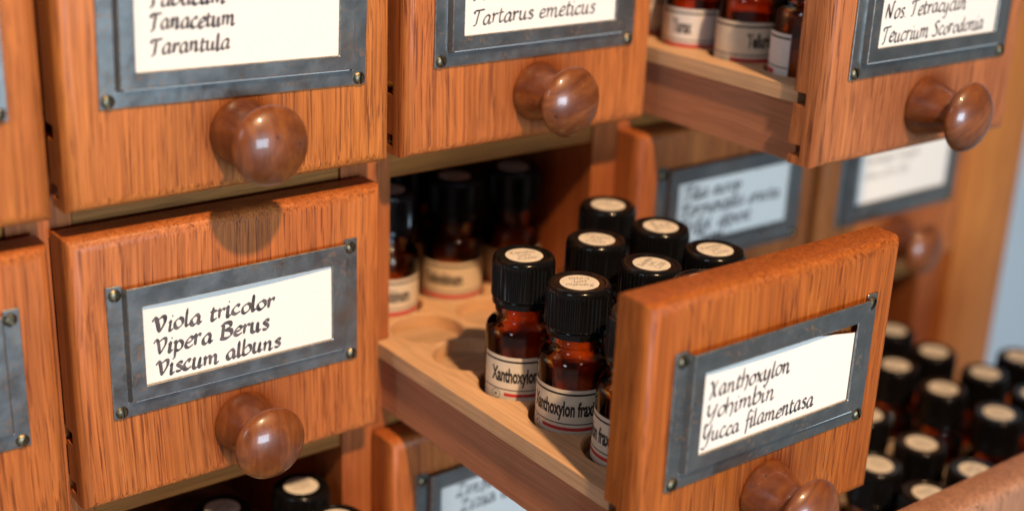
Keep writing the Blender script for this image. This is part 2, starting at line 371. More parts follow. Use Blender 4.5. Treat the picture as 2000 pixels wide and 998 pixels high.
g('C', 1.0, [(0.92,1.40),(0.66,1.64),(0.20,1.10),(0.16,0.30),(0.46,0.0),(0.92,0.28)])
g('0', 0.85, [(0.46,1.5),(0.14,1.0),(0.14,0.3),(0.38,0.0),(0.68,0.5),(0.70,1.2),(0.46,1.5)])
g('2', 0.85, [(0.10,1.2),(0.40,1.5),(0.66,1.15),(0.08,0.04)], [(0.08,0.04),(0.74,0.06)])

def crom(pts, n=6):
    if len(pts) < 3:
        (x0, y0), (x1, y1) = pts[0], pts[-1]
        return [(x0+(x1-x0)*i/n, y0+(y1-y0)*i/n) for i in range(n+1)]
    P = [pts[0]]+list(pts)+[pts[-1]]; out = []
    for i in range(1, len(P)-2):
        p0, p1, p2, p3 = P[i-1], P[i], P[i+1], P[i+2]
        for k in range(n):
            t = k/n
            out.append(tuple(0.5*(2*b+(c-a)*t+(2*a-5*b+4*c-d)*t*t+(3*b-a-3*c+d)*t**3) for a, b, c, d in zip(p0, p1, p2, p3)))
    out.append(pts[-1]); return out
def line_width(s): return sum(GL[c][1] for c in s)
def hand(bm, s, x0, x1, zb, xh, put, nib=0.34, ang=38, slant=0.05, rng=None, mi=0, rise=0.0):
    """one handwritten line from x0 to x1 with its baseline at zb; put(u, v, k) places a point on the card"""
    rng = rng or random.Random(s)
    sx = (x1-x0)/(line_width(s)*xh)
    nx, ny = cos(radians(ang)), sin(radians(ang))
    cx = 0.0; k = 0
    for ch in s:
        st, adv = GL[ch]
        j = rng.uniform(-0.08, 0.08); sc = rng.uniform(0.90, 1.08); sl = slant+rng.uniform(-0.05, 0.05); pr = rng.uniform(0.78, 1.15)
        for pts in st:
            k += 1
            pl = []
            for px, py in crom(pts):
                py = py*sc + j
                pl.append((x0+(cx+px+sl*py)*xh*sx, zb+py*xh+rise*((cx+px)*xh*sx)))
            L_, R_ = [], []
            for i in range(len(pl)):
                a = pl[max(0, i-1)]; b = pl[min(len(pl)-1, i+1)]
                dx, dy = b[0]-a[0], b[1]-a[1]; ln = math.hypot(dx, dy) or 1
                qx, qy = -dy/ln, dx/ln
                w = nib*xh*0.5
                d = abs(qx*nx+qy*ny)*w*pr
                tp = min(1.0, 0.45+0.35*min(i, len(pl)-1-i))
                h = math.sqrt(d*d+(0.07*xh)**2)*tp
                x, y = pl[i]
                L_.append(bm.verts.new(put(x+qx*h, y+qy*h, k))); R_.append(bm.verts.new(put(x-qx*h, y-qy*h, k)))
            for i in range(len(pl)-1):
                bm.faces.new((L_[i], R_[i], R_[i+1], L_[i+1])).material_index = mi
        cx += adv

_font_cache = {}
def type_mesh(s, height, xscale, bold=0.02):
    """printed letters from Blender's built-in font: (verts in mm, faces)"""
    key = (s, height, xscale, bold)
    if key in _font_cache: return _font_cache[key]
    cu = bpy.data.curves.new('type', 'FONT'); cu.body = s; cu.size = 1.0; cu.offset = bold; cu.resolution_u = 3
    o = bpy.data.objects.new('type', cu); COL.objects.link(o)
    dg = bpy.context.evaluated_depsgraph_get(); dg.update()
    me = o.evaluated_get(dg).to_mesh()
    k = height/0.70
    vs = [(v.co.x*k*xscale, v.co.y*k) for v in me.vertices]; fs = [tuple(p.vertices) for p in me.polygons]
    o.evaluated_get(dg).to_mesh_clear()
    bpy.data.objects.remove(o); bpy.data.curves.remove(cu)
    _font_cache[key] = (vs, fs); return vs, fs

# ------------------------------------------------------------------ layout
P, Q = 103.787, 91.41                # column and row pitch
def col_x(c): return (c-1)*P + 40    # centre of column c
def row_z(r): return (2-r)*Q - 68    # underside of the drawers in row r

# ------------------------------------------------------------------ setting
def setting():
    bm = bmesh.new(); box(bm, -900, 2600, 420, 440, -900, 1200)
    o = obj('wall', bm, M['wall']); o['kind'] = 'structure'
setting()

# ------------------------------------------------------------------ cabinet
def cabinet():
    t = thing('apothecary_cabinet', 'reddish oak apothecary cabinet body with dividers and rails holding all the drawers', 'cabinet', (0, 0, -175))
    zo = 175.0
    # dividers between the columns, grooved for the trays
    z0, z1 = -172+zo, 128+zo
    for k in range(-1, 5):
        xc = 91.9+(k-1)*P+0.0
        x0, x1 = xc-9.1, xc+9.1
        right, left = [], []
        for r in (3, 2, 1):
            zz = row_z(r)+zo
            for a in (18.0, 23.9):
                pass
            right += [(x1, zz+18.0), (x1-5.2, zz+18.0), (x1-5.2, zz+23.9), (x1, zz+23.9)]
            left += [(x0, zz+18.0), (x0+5.2, zz+18.0), (x0+5.2, zz+23.9), (x0, zz+23.9)]
        prof = [(x0, z0), (x1, z0)] + right + [(x1, z1), (x0, z1)] + left[::-1]
        bm = bmesh.new(); prism_y(bm, prof, 0, 250)
        obj('divider', bm, M['frame_wood'], t)
    for c in range(0, 5):
        for zt in (11.5+Q, 11.5, 11.5-Q, 11.5-2*Q):
            bm = bmesh.new()
            box(bm, col_x(c)-42.65, col_x(c)+42.65, 0.6, 249, zt+zo+0.0, zt+zo+11.9)
            bevel(bm, 0.5, 1)
            obj('rail', bm, M['rail'], t)
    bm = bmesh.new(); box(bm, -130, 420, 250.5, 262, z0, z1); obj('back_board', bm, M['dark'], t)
    bm = bmesh.new(); box(bm, 412.7, 457.5, -4, 22, z0, z1); bevel(bm, 1.2, 2); obj('stile', bm, M['stile'], t, smooth=35)
    bm = bmesh.new(); box(bm, 436, 456.5, 22.3, 262, z0, z1); obj('side_panel', bm, M['stile'], t)
cabinet()

# ------------------------------------------------------------------ drawer parts (built once, copied)
FW, FH, FT = 99.4, 82.7, 12.0
def front_mesh(seed=0):
    bm = bmesh.new()
    prof = [(-FT, 0), (0, 0), (0, 2.6), (-4.8, 2.6), (-4.8, 6.4), (0, 6.4), (0, 18.8), (-4.8, 18.8), (-4.8, 22.9), (0, 22.9), (0, FH), (-FT, FH)]
    prism_x(bm, prof, -FW/2, FW/2)   # centred on the column; the holder sits a little right of the middle
    bm.edges.ensure_lookup_table()
    es = [e for e in bm.edges if all(abs(v.co.y+FT) < 1e-4 for v in e.verts)]
    bmesh.ops.bevel(bm, geom=es, offset=3.9, segments=5, profile=0.5, affect='EDGES')
    es = [e for e in bm.edges if e.is_manifold and abs(e.calc_face_angle(0)) > 1.2 and all(v.co.y > -5 for v in e.verts)
          and (all(abs(v.co.z-FH) < 1e-3 for v in e.verts) or all(abs(abs(v.co.x)-FW/2) < 1e-3 for v in e.verts) and all(v.co.z > 23 for v in e.verts))]
    bmesh.ops.bevel(bm, geom=es, offset=0.7, segments=2, profile=0.5, affect='EDGES')
    return bm
PROTO = {}
def holder_mesh():
    """pressed steel card holder: flange on three sides, raised window open at the top (x, -y out, z up from its bottom edge)"""
    bm = bmesh.new()
    w, h = 40.0, 40.5
    fl = 0.7; up = 2.7; th = 0.7
    xi = 34.9                      # raised part half width
    zb = 5.2                       # top of the bottom flange
    zt = 39.6                      # top of raised part
    wx0, wx1, wz0, wz1 = -30.5, 30.0, 9.4, 33.5
    # flange (U shaped) as one prism
    U = [(-w, 0), (w, 0), (w, h), (xi+0.6, h), (xi+0.6, zb-0.6), (-xi-0.6, zb-0.6), (-xi-0.6, h), (-w, h)]
    prism_y(bm, U, -fl, 0)
    # raised plate with window
    xs = [-xi, wx0, wx1, xi]; zs = [zb, wz0, wz1, zt]
    def grid(y):
        return [[bm.verts.new((x, y, z)) for z in zs] for x in xs]
    F, B = grid(-up), grid(-up+th)
    fs = []
    for i in range(3):
        for j in range(3):
            if i == 1 and j == 1: continue
            fs.append(bm.faces.new((F[i][j], F[i+1][j], F[i+1][j+1], F[i][j+1])))
            fs.append(bm.faces.new((B[i][j], B[i][j+1], B[i+1][j+1], B[i+1][j])))
    for loop in ([(1,1),(2,1),(2,2),(1,2)],):
        for a, b in zip(loop, loop[1:]+loop[:1]):
            fs.append(bm.faces.new((F[a[0]][a[1]], F[b[0]][b[1]], B[b[0]][b[1]], B[a[0]][a[1]])))
    rim = [(0,0),(1,0),(2,0),(3,0),(3,1),(3,2),(3,3),(2,3),(1,3),(0,3),(0,2),(0,1)]
    for a, b in zip(rim, rim[1:]+rim[:1]):
        fs.append(bm.faces.new((F[a[0]][a[1]], F[b[0]][b[1]], B[b[0]][b[1]], B[a[0]][a[1]])))
    bmesh.ops.recalc_face_normals(bm, faces=fs)
    # sloping walls from flange to raised part
    def wall(p0, p1, q0, q1):
        v = [bm.verts.new(p) for p in (p0, p1, q1, q0)]; bm.faces.new(v)
    o = 0.75
    wall((-xi-o, -fl+0.1, zb-o), (-xi-o, -fl+0.1, zt), (-xi+0.05, -up+0.15, zb+0.05), (-xi+0.05, -up+0.15, zt))
    wall((xi+o, -fl+0.1, zt), (xi+o, -fl+0.1, zb-o), (xi-0.05, -up+0.15, zt), (xi-0.05, -up+0.15, zb+0.05))
    wall((xi+o, -fl+0.1, zb-o), (-xi-o, -fl+0.1, zb-o), (xi-0.05, -up+0.15, zb+0.05), (-xi+0.05, -up+0.15, zb+0.05))
    bmesh.ops.remove_doubles(bm, verts=bm.verts[:], dist=0.001)
    es = [e for e in bm.edges if e.is_manifold and e.calc_face_angle(0) > 1.0]
    bmesh.ops.bevel(bm, geom=es, offset=0.22, segments=1, profile=0.5, affect='EDGES', clamp_overlap=True, material=1)
    return bm
def screw_mesh():
    bm = bmesh.new()
    R, H = 1.9, 0.95; rings = []
    seg = 28
    # domed head split by a slot: two half domes and a slot floor
    for sgn in (1, -1):
        rows = []
        for (f, h) in ((1.0, 0.0), (0.97, 0.35), (0.78, 0.72), (0.45, 0.92), (0.16, 0.95)):
            row = []
            x0 = 0.38
            rr = R*f
            for k in range(13):
                a = -pi/2+pi*k/12
                x = max(rr*cos(a), x0); z = rr*sin(a)
                row.append(bm.verts.new((sgn*x, -h, z)))
            rows.append(row)
        fs = []
        for A, B in zip(rows, rows[1:]):
            for k in range(12): fs.append(bm.faces.new((A[k], A[k+1], B[k+1], B[k])))
        for A, B in zip(rows, rows[1:]):
            pass
        bmesh.ops.recalc_face_normals(bm, faces=fs)
    box(bm, -0.4, 0.4, -0.25, 0, -R*0.93, R*0.93)
    return bm
def knob_mesh():
    bm = bmesh.new()
    pr = [(0.0, 0.0), (9.3, 0.0), (9.6, -0.5), (9.55, -1.3), (9.2, -2.6), (8.5, -5.0), (7.6, -7.5), (6.8, -9.6), (6.25, -11.3), (6.1, -12.4),
          (6.4, -13.6), (8.3, -14.9), (10.3, -15.9), (11.1, -16.7), (11.25, -17.3), (11.05, -18.0), (10.3, -19.1), (9.0, -20.2), (7.2, -21.2), (5.0, -22.0), (2.5, -22.5), (0.0, -22.65)]
    # smooth the profile
    pts = crom(pr[1:], 3); pts = [pr[0]]+[(max(x, 0.0), y) for x, y in pts[:-1]]+[(0.0, -22.65)]
    lathe(bm, pts, 56, 'Y')
    return bm
COLX = (-26.7, 0.5, 27.9)            # hole centres across a tray
ROW0, ROWP, NROW = 17.6, 25.5, 8
PZ0, PZ1 = 18.4, 23.4
def hole_y(k): return ROW0 + ROWP*k
def tray_mesh():
    bm = bmesh.new()
    X0, X1, Y0 = -47.6, 47.9, 0.3
    Y1 = ROW0-ROWP/2+ROWP*NROW+5
    xb = [X0, (X0+COLX[0]-13.4)/1.0*0+COLX[0]-13.4, (COLX[0]+COLX[1])/2, (COLX[1]+COLX[2])/2, COLX[2]+13.4, X1]
    yb = [Y0] + [ROW0-ROWP/2+ROWP*k for k in range(NROW+1)] + [Y1]
    cache = {}
    def V(x, y, z):
        k = (round(x, 3), round(y, 3), round(z, 3))
        if k not in cache: cache[k] = bm.verts.new((x, y, z))
        return cache[k]
    fs = []
    def quad(*p): 
        try: fs.append(bm.faces.new([V(*q) for q in p]))
        except ValueError: pass
    for i in range(5):
        for j in range(NROW+2-1):
            xa, xc, ya, yc = xb[i], xb[i+1], yb[j], yb[j+1]
            hole = 1 <= i <= 3 and 1 <= j <= NROW
            for z in (PZ0, PZ1):
                if not hole: quad((xa, ya, z), (xc, ya, z), (xc, yc, z), (xa, yc, z))
            if hole:
                cx, cy = COLX[i-1], hole_y(j-1); r = 12.35
                angs = [2*pi*k/48 for k in range(48)]
                for (x, y) in ((xa, ya), (xc, ya), (xa, yc), (xc, yc)): angs.append(math.atan2(y-cy, x-cx) % (2*pi))
                angs = sorted(angs)
                def rect(a):
                    dx, dy = cos(a), sin(a)
                    t = min([((xc if dx > 0 else xa)-cx)/dx if abs(dx) > 1e-9 else 1e9, ((yc if dy > 0 else ya)-cy)/dy if abs(dy) > 1e-9 else 1e9])
                    return cx+dx*t, cy+dy*t
                for a, b in zip(angs, angs[1:]+angs[:1]):
                    ra, rb = rect(a), rect(b)
                    c0, c1 = (cx+r*cos(a), cy+r*sin(a)), (cx+r*cos(b), cy+r*sin(b))
                    e0, e1 = (cx+(r+.6)*cos(a), cy+(r+.6)*sin(a)), (cx+(r+.6)*cos(b), cy+(r+.6)*sin(b))
                    quad((*e0, PZ1), (*e1, PZ1), (*rb, PZ1), (*ra, PZ1))
                    quad((*c0, PZ1-.6), (*c1, PZ1-.6), (*e1, PZ1), (*e0, PZ1))
                    quad((*c0, PZ0), (*ra, PZ0), (*rb, PZ0), (*c1, PZ0))
                    quad((*c0, PZ0), (*c1, PZ0), (*c1, PZ1-.6), (*c0, PZ1-.6))
    zA, zB = PZ0, PZ1
    for i in range(5):
        for y in (Y0, Y1): quad((xb[i], y, zA), (xb[i+1], y, zA), (xb[i+1], y, zB), (xb[i], y, zB))
    for j in range(NROW+1):
        for x in (X0, X1): quad((x, yb[j], zA), (x, yb[j+1], zA), (x, yb[j+1], zB), (x, yb[j], zB))
    bmesh.ops.remove_doubles(bm, verts=bm.verts[:], dist=0.002)
    bmesh.ops.recalc_face_normals(bm, faces=bm.faces[:])
    return bm
def stash(o):
    """keep a prototype's mesh, drop the object"""
    me = o.data; bpy.data.objects.remove(o); return me
def proto(name, bm, m, smooth=None): PROTO[name] = stash(obj(name, bm, m, smooth=smooth))
proto('front_panel', front_mesh(), M['front'], 40)
proto('label_holder', holder_mesh(), [M['metal'], M['edge']], None)
proto('screw', screw_mesh(), M['brass'], 30)
proto('knob', knob_mesh(), M['knob'], 180)
proto('tray', tray_mesh(), M['tray'], 30)
bm = bmesh.new(); box(bm, -3.2, 3.2, 0.3, 206, -0.9, 18.3); proto('side_panel', bm, M['side'])
bm = bmesh.new(); box(bm, -39.2, 39.2, 0.3, 206, 10.3, 18.3); proto('base_board', bm, M['floorwood'])
def part(name, parent, loc=(0, 0, 0), rot=None):
    o = bpy.data.objects.new(name, PROTO[name]); COL.objects.link(o); o.parent = parent; o.color = (0.5, 1, 1, 1)
    o.location = Vector(loc)*S
    if rot: o.rotation_euler = rot
    return o

def drawer(c, r, d, label, tray=False, tilt=0.0, fx=0.0, fz=0.0, seed=1, dx=0.0, tone=(0.4995, 0.91, 1.0), kz=-1.3):
    """drawer of column c, row r whose front face stands d mm before the cabinet"""
    t = thing('drawer', label, 'drawer', (col_x(c)+dx, -(d-FT), row_z(r)), 'drawers of the apothecary cabinet')
    rng = random.Random(seed)
    part('front_panel', t).color = (*tone, 1, 1)[:4] if len(tone) == 2 else (*tone, 1)
    h = part('label_holder', t, (fx, -FT-0.02, 27.5+fz), (0, -radians(tilt), 0))
    for (x, z) in ((-37.7, 2.1), (37.6, 2.0), (-37.6, 37.8), (37.4, 37.6)):
        part('screw', h, (x, -0.7, z), (0, rng.uniform(-0.5, 0.5), 0))
    part('knob', t, (0.1, -FT-0.02, 17.4+kz), (0, rng.uniform(0, 6), 0))
    if tray:
        part('tray', t)
        part('side_panel', t, (-39.6-3.0+0.1, 0, 0)); part('side_panel', t, (39.6+3.0-0.1, 0, 0))
        part('base_board', t)
    return t

DRAWERS = {}
def D(c, r, d, label, **k): DRAWERS[(c, r)] = (drawer(c, r, d, label, seed=c*10+r, **k), d)
D(0, 1, 21.0, 'oak drawer cut by the upper left photo edge, beside the Tarantula drawer', fz=0.8, tone=(0.5035, 1.02, 1.0))
D(0, 2, 15.0, 'oak drawer cut by the left photo edge beside the Viola drawer, two brass screws showing')
D(1, 1, 18.7, 'oak drawer with the card ending in Tarantula, its round knob casting a shadow below', tilt=-1.4, fz=-1.0, kz=-0.8, tone=(0.5035, 1.02, 1.0))
D(1, 2, 14.0, 'closed oak drawer with the Viola tricolor card, below the Tarantula drawer')
D(1, 3, 126.4, 'drawer below the Viola drawer, pulled out, black bottle caps in its dark opening', tray=True)
D(2, 1, 19.4, 'oak drawer with the Tartarus emeticus card, above the opening of the Xanthoxylon drawer', tone=(0.4990, 0.92, 1.0))
D(2, 2, 130.6, 'open oak drawer with the Xanthoxylon card, pale tray of bottles behind its front', tray=True, fz=0.0, kz=-1.9, tone=(0.4985, 0.80, 1.03))
D(2, 3, 13.0, 'shaded closed drawer at the bottom edge, under the tray of the Xanthoxylon drawer')
D(3, 1, 91.8, 'half open drawer with the Teucrium card, upper right, its knob seen from the side', tray=True, kz=-2.6, tone=(0.5015, 0.92, 0.95))
D(3, 2, 12.0, 'closed drawer with a bluish shaded card, below the half open Teucrium drawer', fz=1.5, tone=(0.499, 0.80, 1.0))
D(3, 3, 147.0, 'open drawer at the lower right corner, only its rounded top edge showing before black caps', tray=True, tone=(0.508, 0.95, 0.78))
D(4, 2, 12.2, 'closed drawer with a blurred white card beside the orange stile')
D(4, 3, 149.5, 'open drawer of black capped bottles in front of the orange stile', tray=True)

# ------------------------------------------------------------------ cards in the holders
def card(c, r, lines, label, bulge=1.0, top=35.2, tilt=0.0, lean=0.0, xh=2.85, nib=0.46, shift=0.0):
    """paper card behind the window; lines = (text, x0, x1, baseline) measured from the holder's left and top edge"""
    t, d = DRAWERS[(c, r)]
    rng = random.Random(c*7+r)
    th = radians(tilt)
    def surf(x, z):
        # x from holder centre, z up from holder bottom: distance of the card before the wood
        u = (x+33)/66.0; v = (z-6)/29.0
        y = 0.38 + 1.35*(1-bulge*sin(pi*min(max(u*1.10, 0), 1))**0.8*max(0, v)**1.2)
        return -y
    def put(x, z, lift=0.0):
        xr, zr = x*cos(th)-(z-20)*sin(th), x*sin(th)+(z-20)*cos(th)+20
        return (xr, surf(xr, zr)-lift, zr)
    bm = bmesh.new()
    nx, nz = 40, 16; x0, x1, z0 = -33.6, 33.8, 4.7
    def ztop(x): return top + shift - lean*max(0.0, (x-4)/30)**1.3
    G = [[bm.verts.new(put(x0+(x1-x0)*i/nx, z0+(ztop(x0+(x1-x0)*i/nx)-z0)*j/nz)) for j in range(nz+1)] for i in range(nx+1)]
    B = [[bm.verts.new(Vector(G[i][j].co)+Vector((0, 0.22, 0))) for j in range(nz+1)] for i in range(nx+1)]
    for i in range(nx):
        for j in range(nz):
            bm.faces.new((G[i][j], G[i+1][j], G[i+1][j+1], G[i][j+1])); bm.faces.new((B[i][j], B[i][j+1], B[i+1][j+1], B[i+1][j]))
    for i in range(nx):
        bm.faces.new((G[i][nz], G[i+1][nz], B[i+1][nz], B[i][nz])); bm.faces.new((G[i+1][0], G[i][0], B[i][0], B[i+1][0]))
    for j in range(nz):
        bm.faces.new((G[0][j+1], G[0][j], B[0][j], B[0][j+1])); bm.faces.new((G[nx][j], G[nx][j+1], B[nx][j+1], B[nx][j]))
    o = obj('label_card', bm, M['card'], smooth=60)
    h = [ch for ch in t.children if ch.name.startswith('label_holder')][0]
    o.location = t.location + h.location; o.rotation_euler = h.rotation_euler
    o['label'] = label; o['category'] = 'label card'; o['group'] = 'handwritten cards in the drawer holders'
    bm = bmesh.new()
    for (s, a, b, zb) in lines:
        hand(bm, s, a-40, b-40, 40.5+zb, xh, lambda x, z, k: put(x, z, 0.05+0.0006*k), nib=nib, rng=rng)
    obj('lettering', bm, M['ink'], o)
card(1, 1, [('Tabacum', 14.0, 35.6, -14.2), ('Tanacetum', 14.0, 38.2, -20.4), ('Tarantula', 14.0, 36.6, -26.7)], 'large cream card handwritten Tanacetum and Tarantula, in the upper left holder', bulge=0.3, xh=2.5)
card(1, 2, [('Viola tricolor', 12.8, 51.2, -16.2), ('Vipera Berus', 12.6, 49.0, -22.8), ('Viscum albuns', 12.8, 52.6, -29.6)], 'cream card handwritten Viola tricolor, Vipera Berus and Viscum albuns', bulge=1.0)
card(2, 1, [('Tarantula cub', 12.8, 48.0, -20.8), ('Tartarus emeticus', 13.0, 61.6, -28.2)], 'cream card handwritten Tartarus emeticus, cut by the top of the photo', bulge=0.3, nib=0.26)
card(2, 2, [('Xanthoxylon', 12.6, 44.6, -15.9), ('Yohimbin', 12.0, 39.0, -22.4), ('Yucca filamentasa', 11.3, 55.8, -28.9)], 'white card handwritten Xanthoxylon, Yohimbin and Yucca, sagging at its right end', bulge=1.0, tilt=-0.8, lean=3.2, shift=-1.7, nib=0.30)
card(3, 1, [('Tetanus', 12.5, 33.0, -15.2), ('Nos. Tetracyclin', 12.2, 53.0, -22.4), ('Teucrium Scorodonia', 12.0, 64.0, -29.8)], 'cream card handwritten Nos. Tetracyclin and Teucrium, in the upper right holder', bulge=0.3, nib=0.26)
card(3, 2, [('Tilia europ', 14, 44, -14.0), ('Tormentilla erecta', 13, 66, -20.5), ('Trifol. alpest.', 12, 52, -27.0), ('Tussil', 22, 36, -32.4)], 'bluish shaded card with four blurred handwritten lines, below the Teucrium drawer', bulge=0.3)
card(4, 2, [('Ustilago mayd.', 14, 50, -14.5), ('Uva ursi fol.', 14, 44, -21.0)], 'blurred white card with faint writing beside the orange stile', bulge=0.3, nib=0.10, xh=2.2)
card(2, 3, [('Zinfibulum', 16, 52, -13.0), ('Zizia ale', 18, 46, -19.5)], 'bluish shaded card with blurred writing at the bottom edge of the photo', bulge=0.3)

# ------------------------------------------------------------------ bottles
HB = 47.9
def glass_mesh():
    outer = [(0, 0.0), (8.6, 0.0), (9.9, 0.35), (10.7, 1.1), (11.0, 2.2), (11.0, 23.6), (10.85, 24.8), (10.3, 25.9), (9.4, 26.7), (8.5, 27.2), (7.95, 27.8), (7.75, 28.7),
             (7.9, 29.4), (8.25, 29.9), (8.3, 30.5), (8.0, 31.1), (7.75, 31.8), (7.7, 34.0), (6.6, 34.0)]
    inner = [(6.6, 28.6), (6.9, 27.3), (7.7, 26.4), (8.7, 25.8), (9.4, 25.0), (9.75, 24.0), (9.8, 23.0), (9.8, 3.4), (9.2, 2.2), (7.0, 1.7), (0, 1.5)]
    bm = bmesh.new(); lathe(bm, outer+inner, 64); return bm
def cap_mesh():
    bm = bmesh.new(); n = 176
    def ring(r, z, rib=0.0):
        out = []
        for k in range(n):
            ph = k % 4
            rr = r-(rib if ph in (0, 1) else 0)
            a = 2*pi*k/n
            out.append(bm.verts.new((rr*cos(a), rr*sin(a), z)))
        return out
    R = [ring(7.6, 32.35), ring(9.0, 32.4), ring(9.3, 32.6), ring(9.35, 34.4), ring(9.2, 34.7), ring(9.55, 34.9, 0.0), ring(9.75, 35.2, 0.0), ring(9.75, 35.6, 0.42),
         ring(9.72, 45.2, 0.42), ring(9.6, 45.9, 0.18), ring(9.5, 46.5, 0.0), ring(9.2, 47.2), ring(8.7, 47.65), ring(8.2, 47.75), ring(7.7, 47.7), ring(7.35, 47.35), ring(7.0, 47.3), ring(3.0, 47.35)]
    fs = []
    for A, B in zip(R, R[1:]):
        for k in range(n): fs.append(bm.faces.new((A[k], A[(k+1) % n], B[(k+1) % n], B[k])))
    fs.append(bm.faces.new(R[-1])); fs.append(bm.faces.new(R[0][::-1]))
    bmesh.ops.recalc_face_normals(bm, faces=bm.faces[:])
    return bm
def sticker_mesh():
    bm = bmesh.new()
    lathe(bm, [(0, 47.52), (5.2, 47.5), (5.75, 47.46), (5.8, 47.36)], 40)
    return bm
def pen_mesh(lines, xh=1.0):
    bm = bmesh.new()
    for s, w, z in lines:
        hand(bm, s, -w/2, w/2, z, xh, lambda x, y, k: (x, y, 47.545+0.0005*k), nib=0.16, rng=random.Random(s))
    return bm
LZ0, LZ1, LR = 2.4, 17.9, 11.06
def label_mesh(text, red=True, width=57.0, start=4.0, style=0):
    """paper band round the bottle with its printing; s runs along the band in mm"""
    bm = bmesh.new()
    def cyl(s, z, lift=0.0): a = s/LR; return ((LR+lift)*cos(a), (LR+lift)*sin(a), z)
    n = 60
    A = [bm.verts.new(cyl(width*i/n, LZ0)) for i in range(n+1)]; B = [bm.verts.new(cyl(width*i/n, LZ1)) for i in range(n+1)]
    for i in range(n): bm.faces.new((A[i], A[i+1], B[i+1], B[i]))
    me_paper = bm
    pm = bmesh.new()
    def strip(s0, s1, z0, z1, mi, lift=0.03):
        k = max(2, int((s1-s0)/1.0))
        a = [pm.verts.new(cyl(s0+(s1-s0)*i/k, z0, lift)) for i in range(k+1)]; b = [pm.verts.new(cyl(s0+(s1-s0)*i/k, z1, lift)) for i in range(k+1)]
        for i in range(k): pm.faces.new((a[i], a[i+1], b[i+1], b[i])).material_index = mi
    strip(0.2, width-0.2, 16.1, 16.75, 0)
    strip(0.2, width-0.2, 6.75, 7.1, 0)
    if red: strip(8.5, width-6, 4.7 if style == 0 else 4.3, 5.8, 1)
    vs, fs = type_mesh(text, 4.5, 0.45, 0.04)
    vv = [pm.verts.new(cyl(start+x, 9.6+z, 0.03)) for x, z in vs]
    for f in fs:
        try: pm.faces.new([vv[i] for i in f]).material_index = 0
        except ValueError: pass
    # small round seal at the left of the red band
    for r0, r1 in ((1.45, 1.62), (0.0, 0.42)):
        k = 24
        for i in range(k):
            a, b = 2*pi*i/k, 2*pi*(i+1)/k
            q = [(r0*cos(a), r0*sin(a)), (r1*cos(a), r1*sin(a)), (r1*cos(b), r1*sin(b)), (r0*cos(b), r0*sin(b))]
            if r0 == 0: q = q[1:3]+[(0.0, 0.0)]
            pm.faces.new([pm.verts.new(cyl(5.6+x, 4.9+z, 0.03)) for x, z in q]).material_index = 0
    return me_paper, pm
proto('glass_body', glass_mesh(), M['amber'], 50)
proto('cap', cap_mesh(), M['cap'], 32)
proto('sticker', sticker_mesh(), M['sticker'], 40)
proto('handwriting', pen_mesh([('Xantho', 8.2, 1.4), ('ion', 4.2, -0.9), ('C200', 6.2, -3.6)], 1.15), M['grey_ink'])
PROTO['handwriting_a'] = PROTO['handwriting']
proto('handwriting', pen_mesh([('Yohim', 6.8, 1.2), ('C200', 5.6, -1.6)], 1.05), M['grey_ink'])
PROTO['handwriting_b'] = PROTO['handwriting']
def pellets_mesh():
    bm = bmesh.new(); rng = random.Random(4)
    lathe(bm, [(0, 1.75), (6.5, 1.9), (9.2, 3.2), (9.5, 4.5), (9.5, 12.6), (8.5, 13.4), (5, 13.9), (0, 13.6)], 40)
    for v in bm.verts:
        if v.co.z > 12: v.co.z += rng.uniform(-0.4, 0.4)
    return bm
proto('filling', pellets_mesh(), M['pellet'], 60)
LAB = {}
for key, txt, red, sty, pap in (('xan', 'Xanthoxylon fraxineum', True, 0, 'paper'), ('yoh', 'Yohimbinum', True, 1, 'tanpaper'), ('tel', 'Tellurium met.', True, 1, 'paper'), ('telw', 'Tarax', True, 1, 'whitepaper')):
    a, b = label_mesh(txt, red, style=sty, start=4.0 if key == 'xan' else 14.0)
    proto('paper_label', a, M[pap], 180); pa = PROTO['paper_label']
    proto('print', b, [M['print'], M['red']]); LAB[key] = (pa, PROTO['print'])

def bottle(x, y, zb, label, group, kind='xan', turn=0.0, top=None, pen='a', penturn=None, zs=1.0, seed=0, sticker=True, redless=False):
    """amber bottle standing at (x, y, zb); turn = bearing (deg) of the label's left edge seen from the camera side"""
    t = thing('amber_bottle', label, 'bottle', (x, y, zb), group)
    if top: t.rotation_euler = (-math.atan2(top[1], HB), math.atan2(top[0], HB), 0)
    t.scale = (1, 1, zs)
    rng = random.Random(seed)
    def sub(name, me, parent, rz=0.0):
        o = bpy.data.objects.new(name, me); COL.objects.link(o); o.parent = parent; o.rotation_euler = (0, 0, rz); return o
    sub('glass_body', PROTO['glass_body'], t)
    sub('filling', PROTO['filling'], t, rng.uniform(0, 6))
    cp = sub('cap', PROTO['cap'], t, rng.uniform(0, 6))
    st = sub('sticker', PROTO['sticker'], cp, 0)
    hw = sub('handwriting', PROTO['handwriting_'+pen], cp, (radians(penturn if penturn is not None else rng.uniform(0, 360))) - cp.rotation_euler.z)
    pa, pr = LAB[kind]
    lb = sub('paper_label', pa, t, radians(turn)); sub('lettering', pr, lb, 0)
    return t

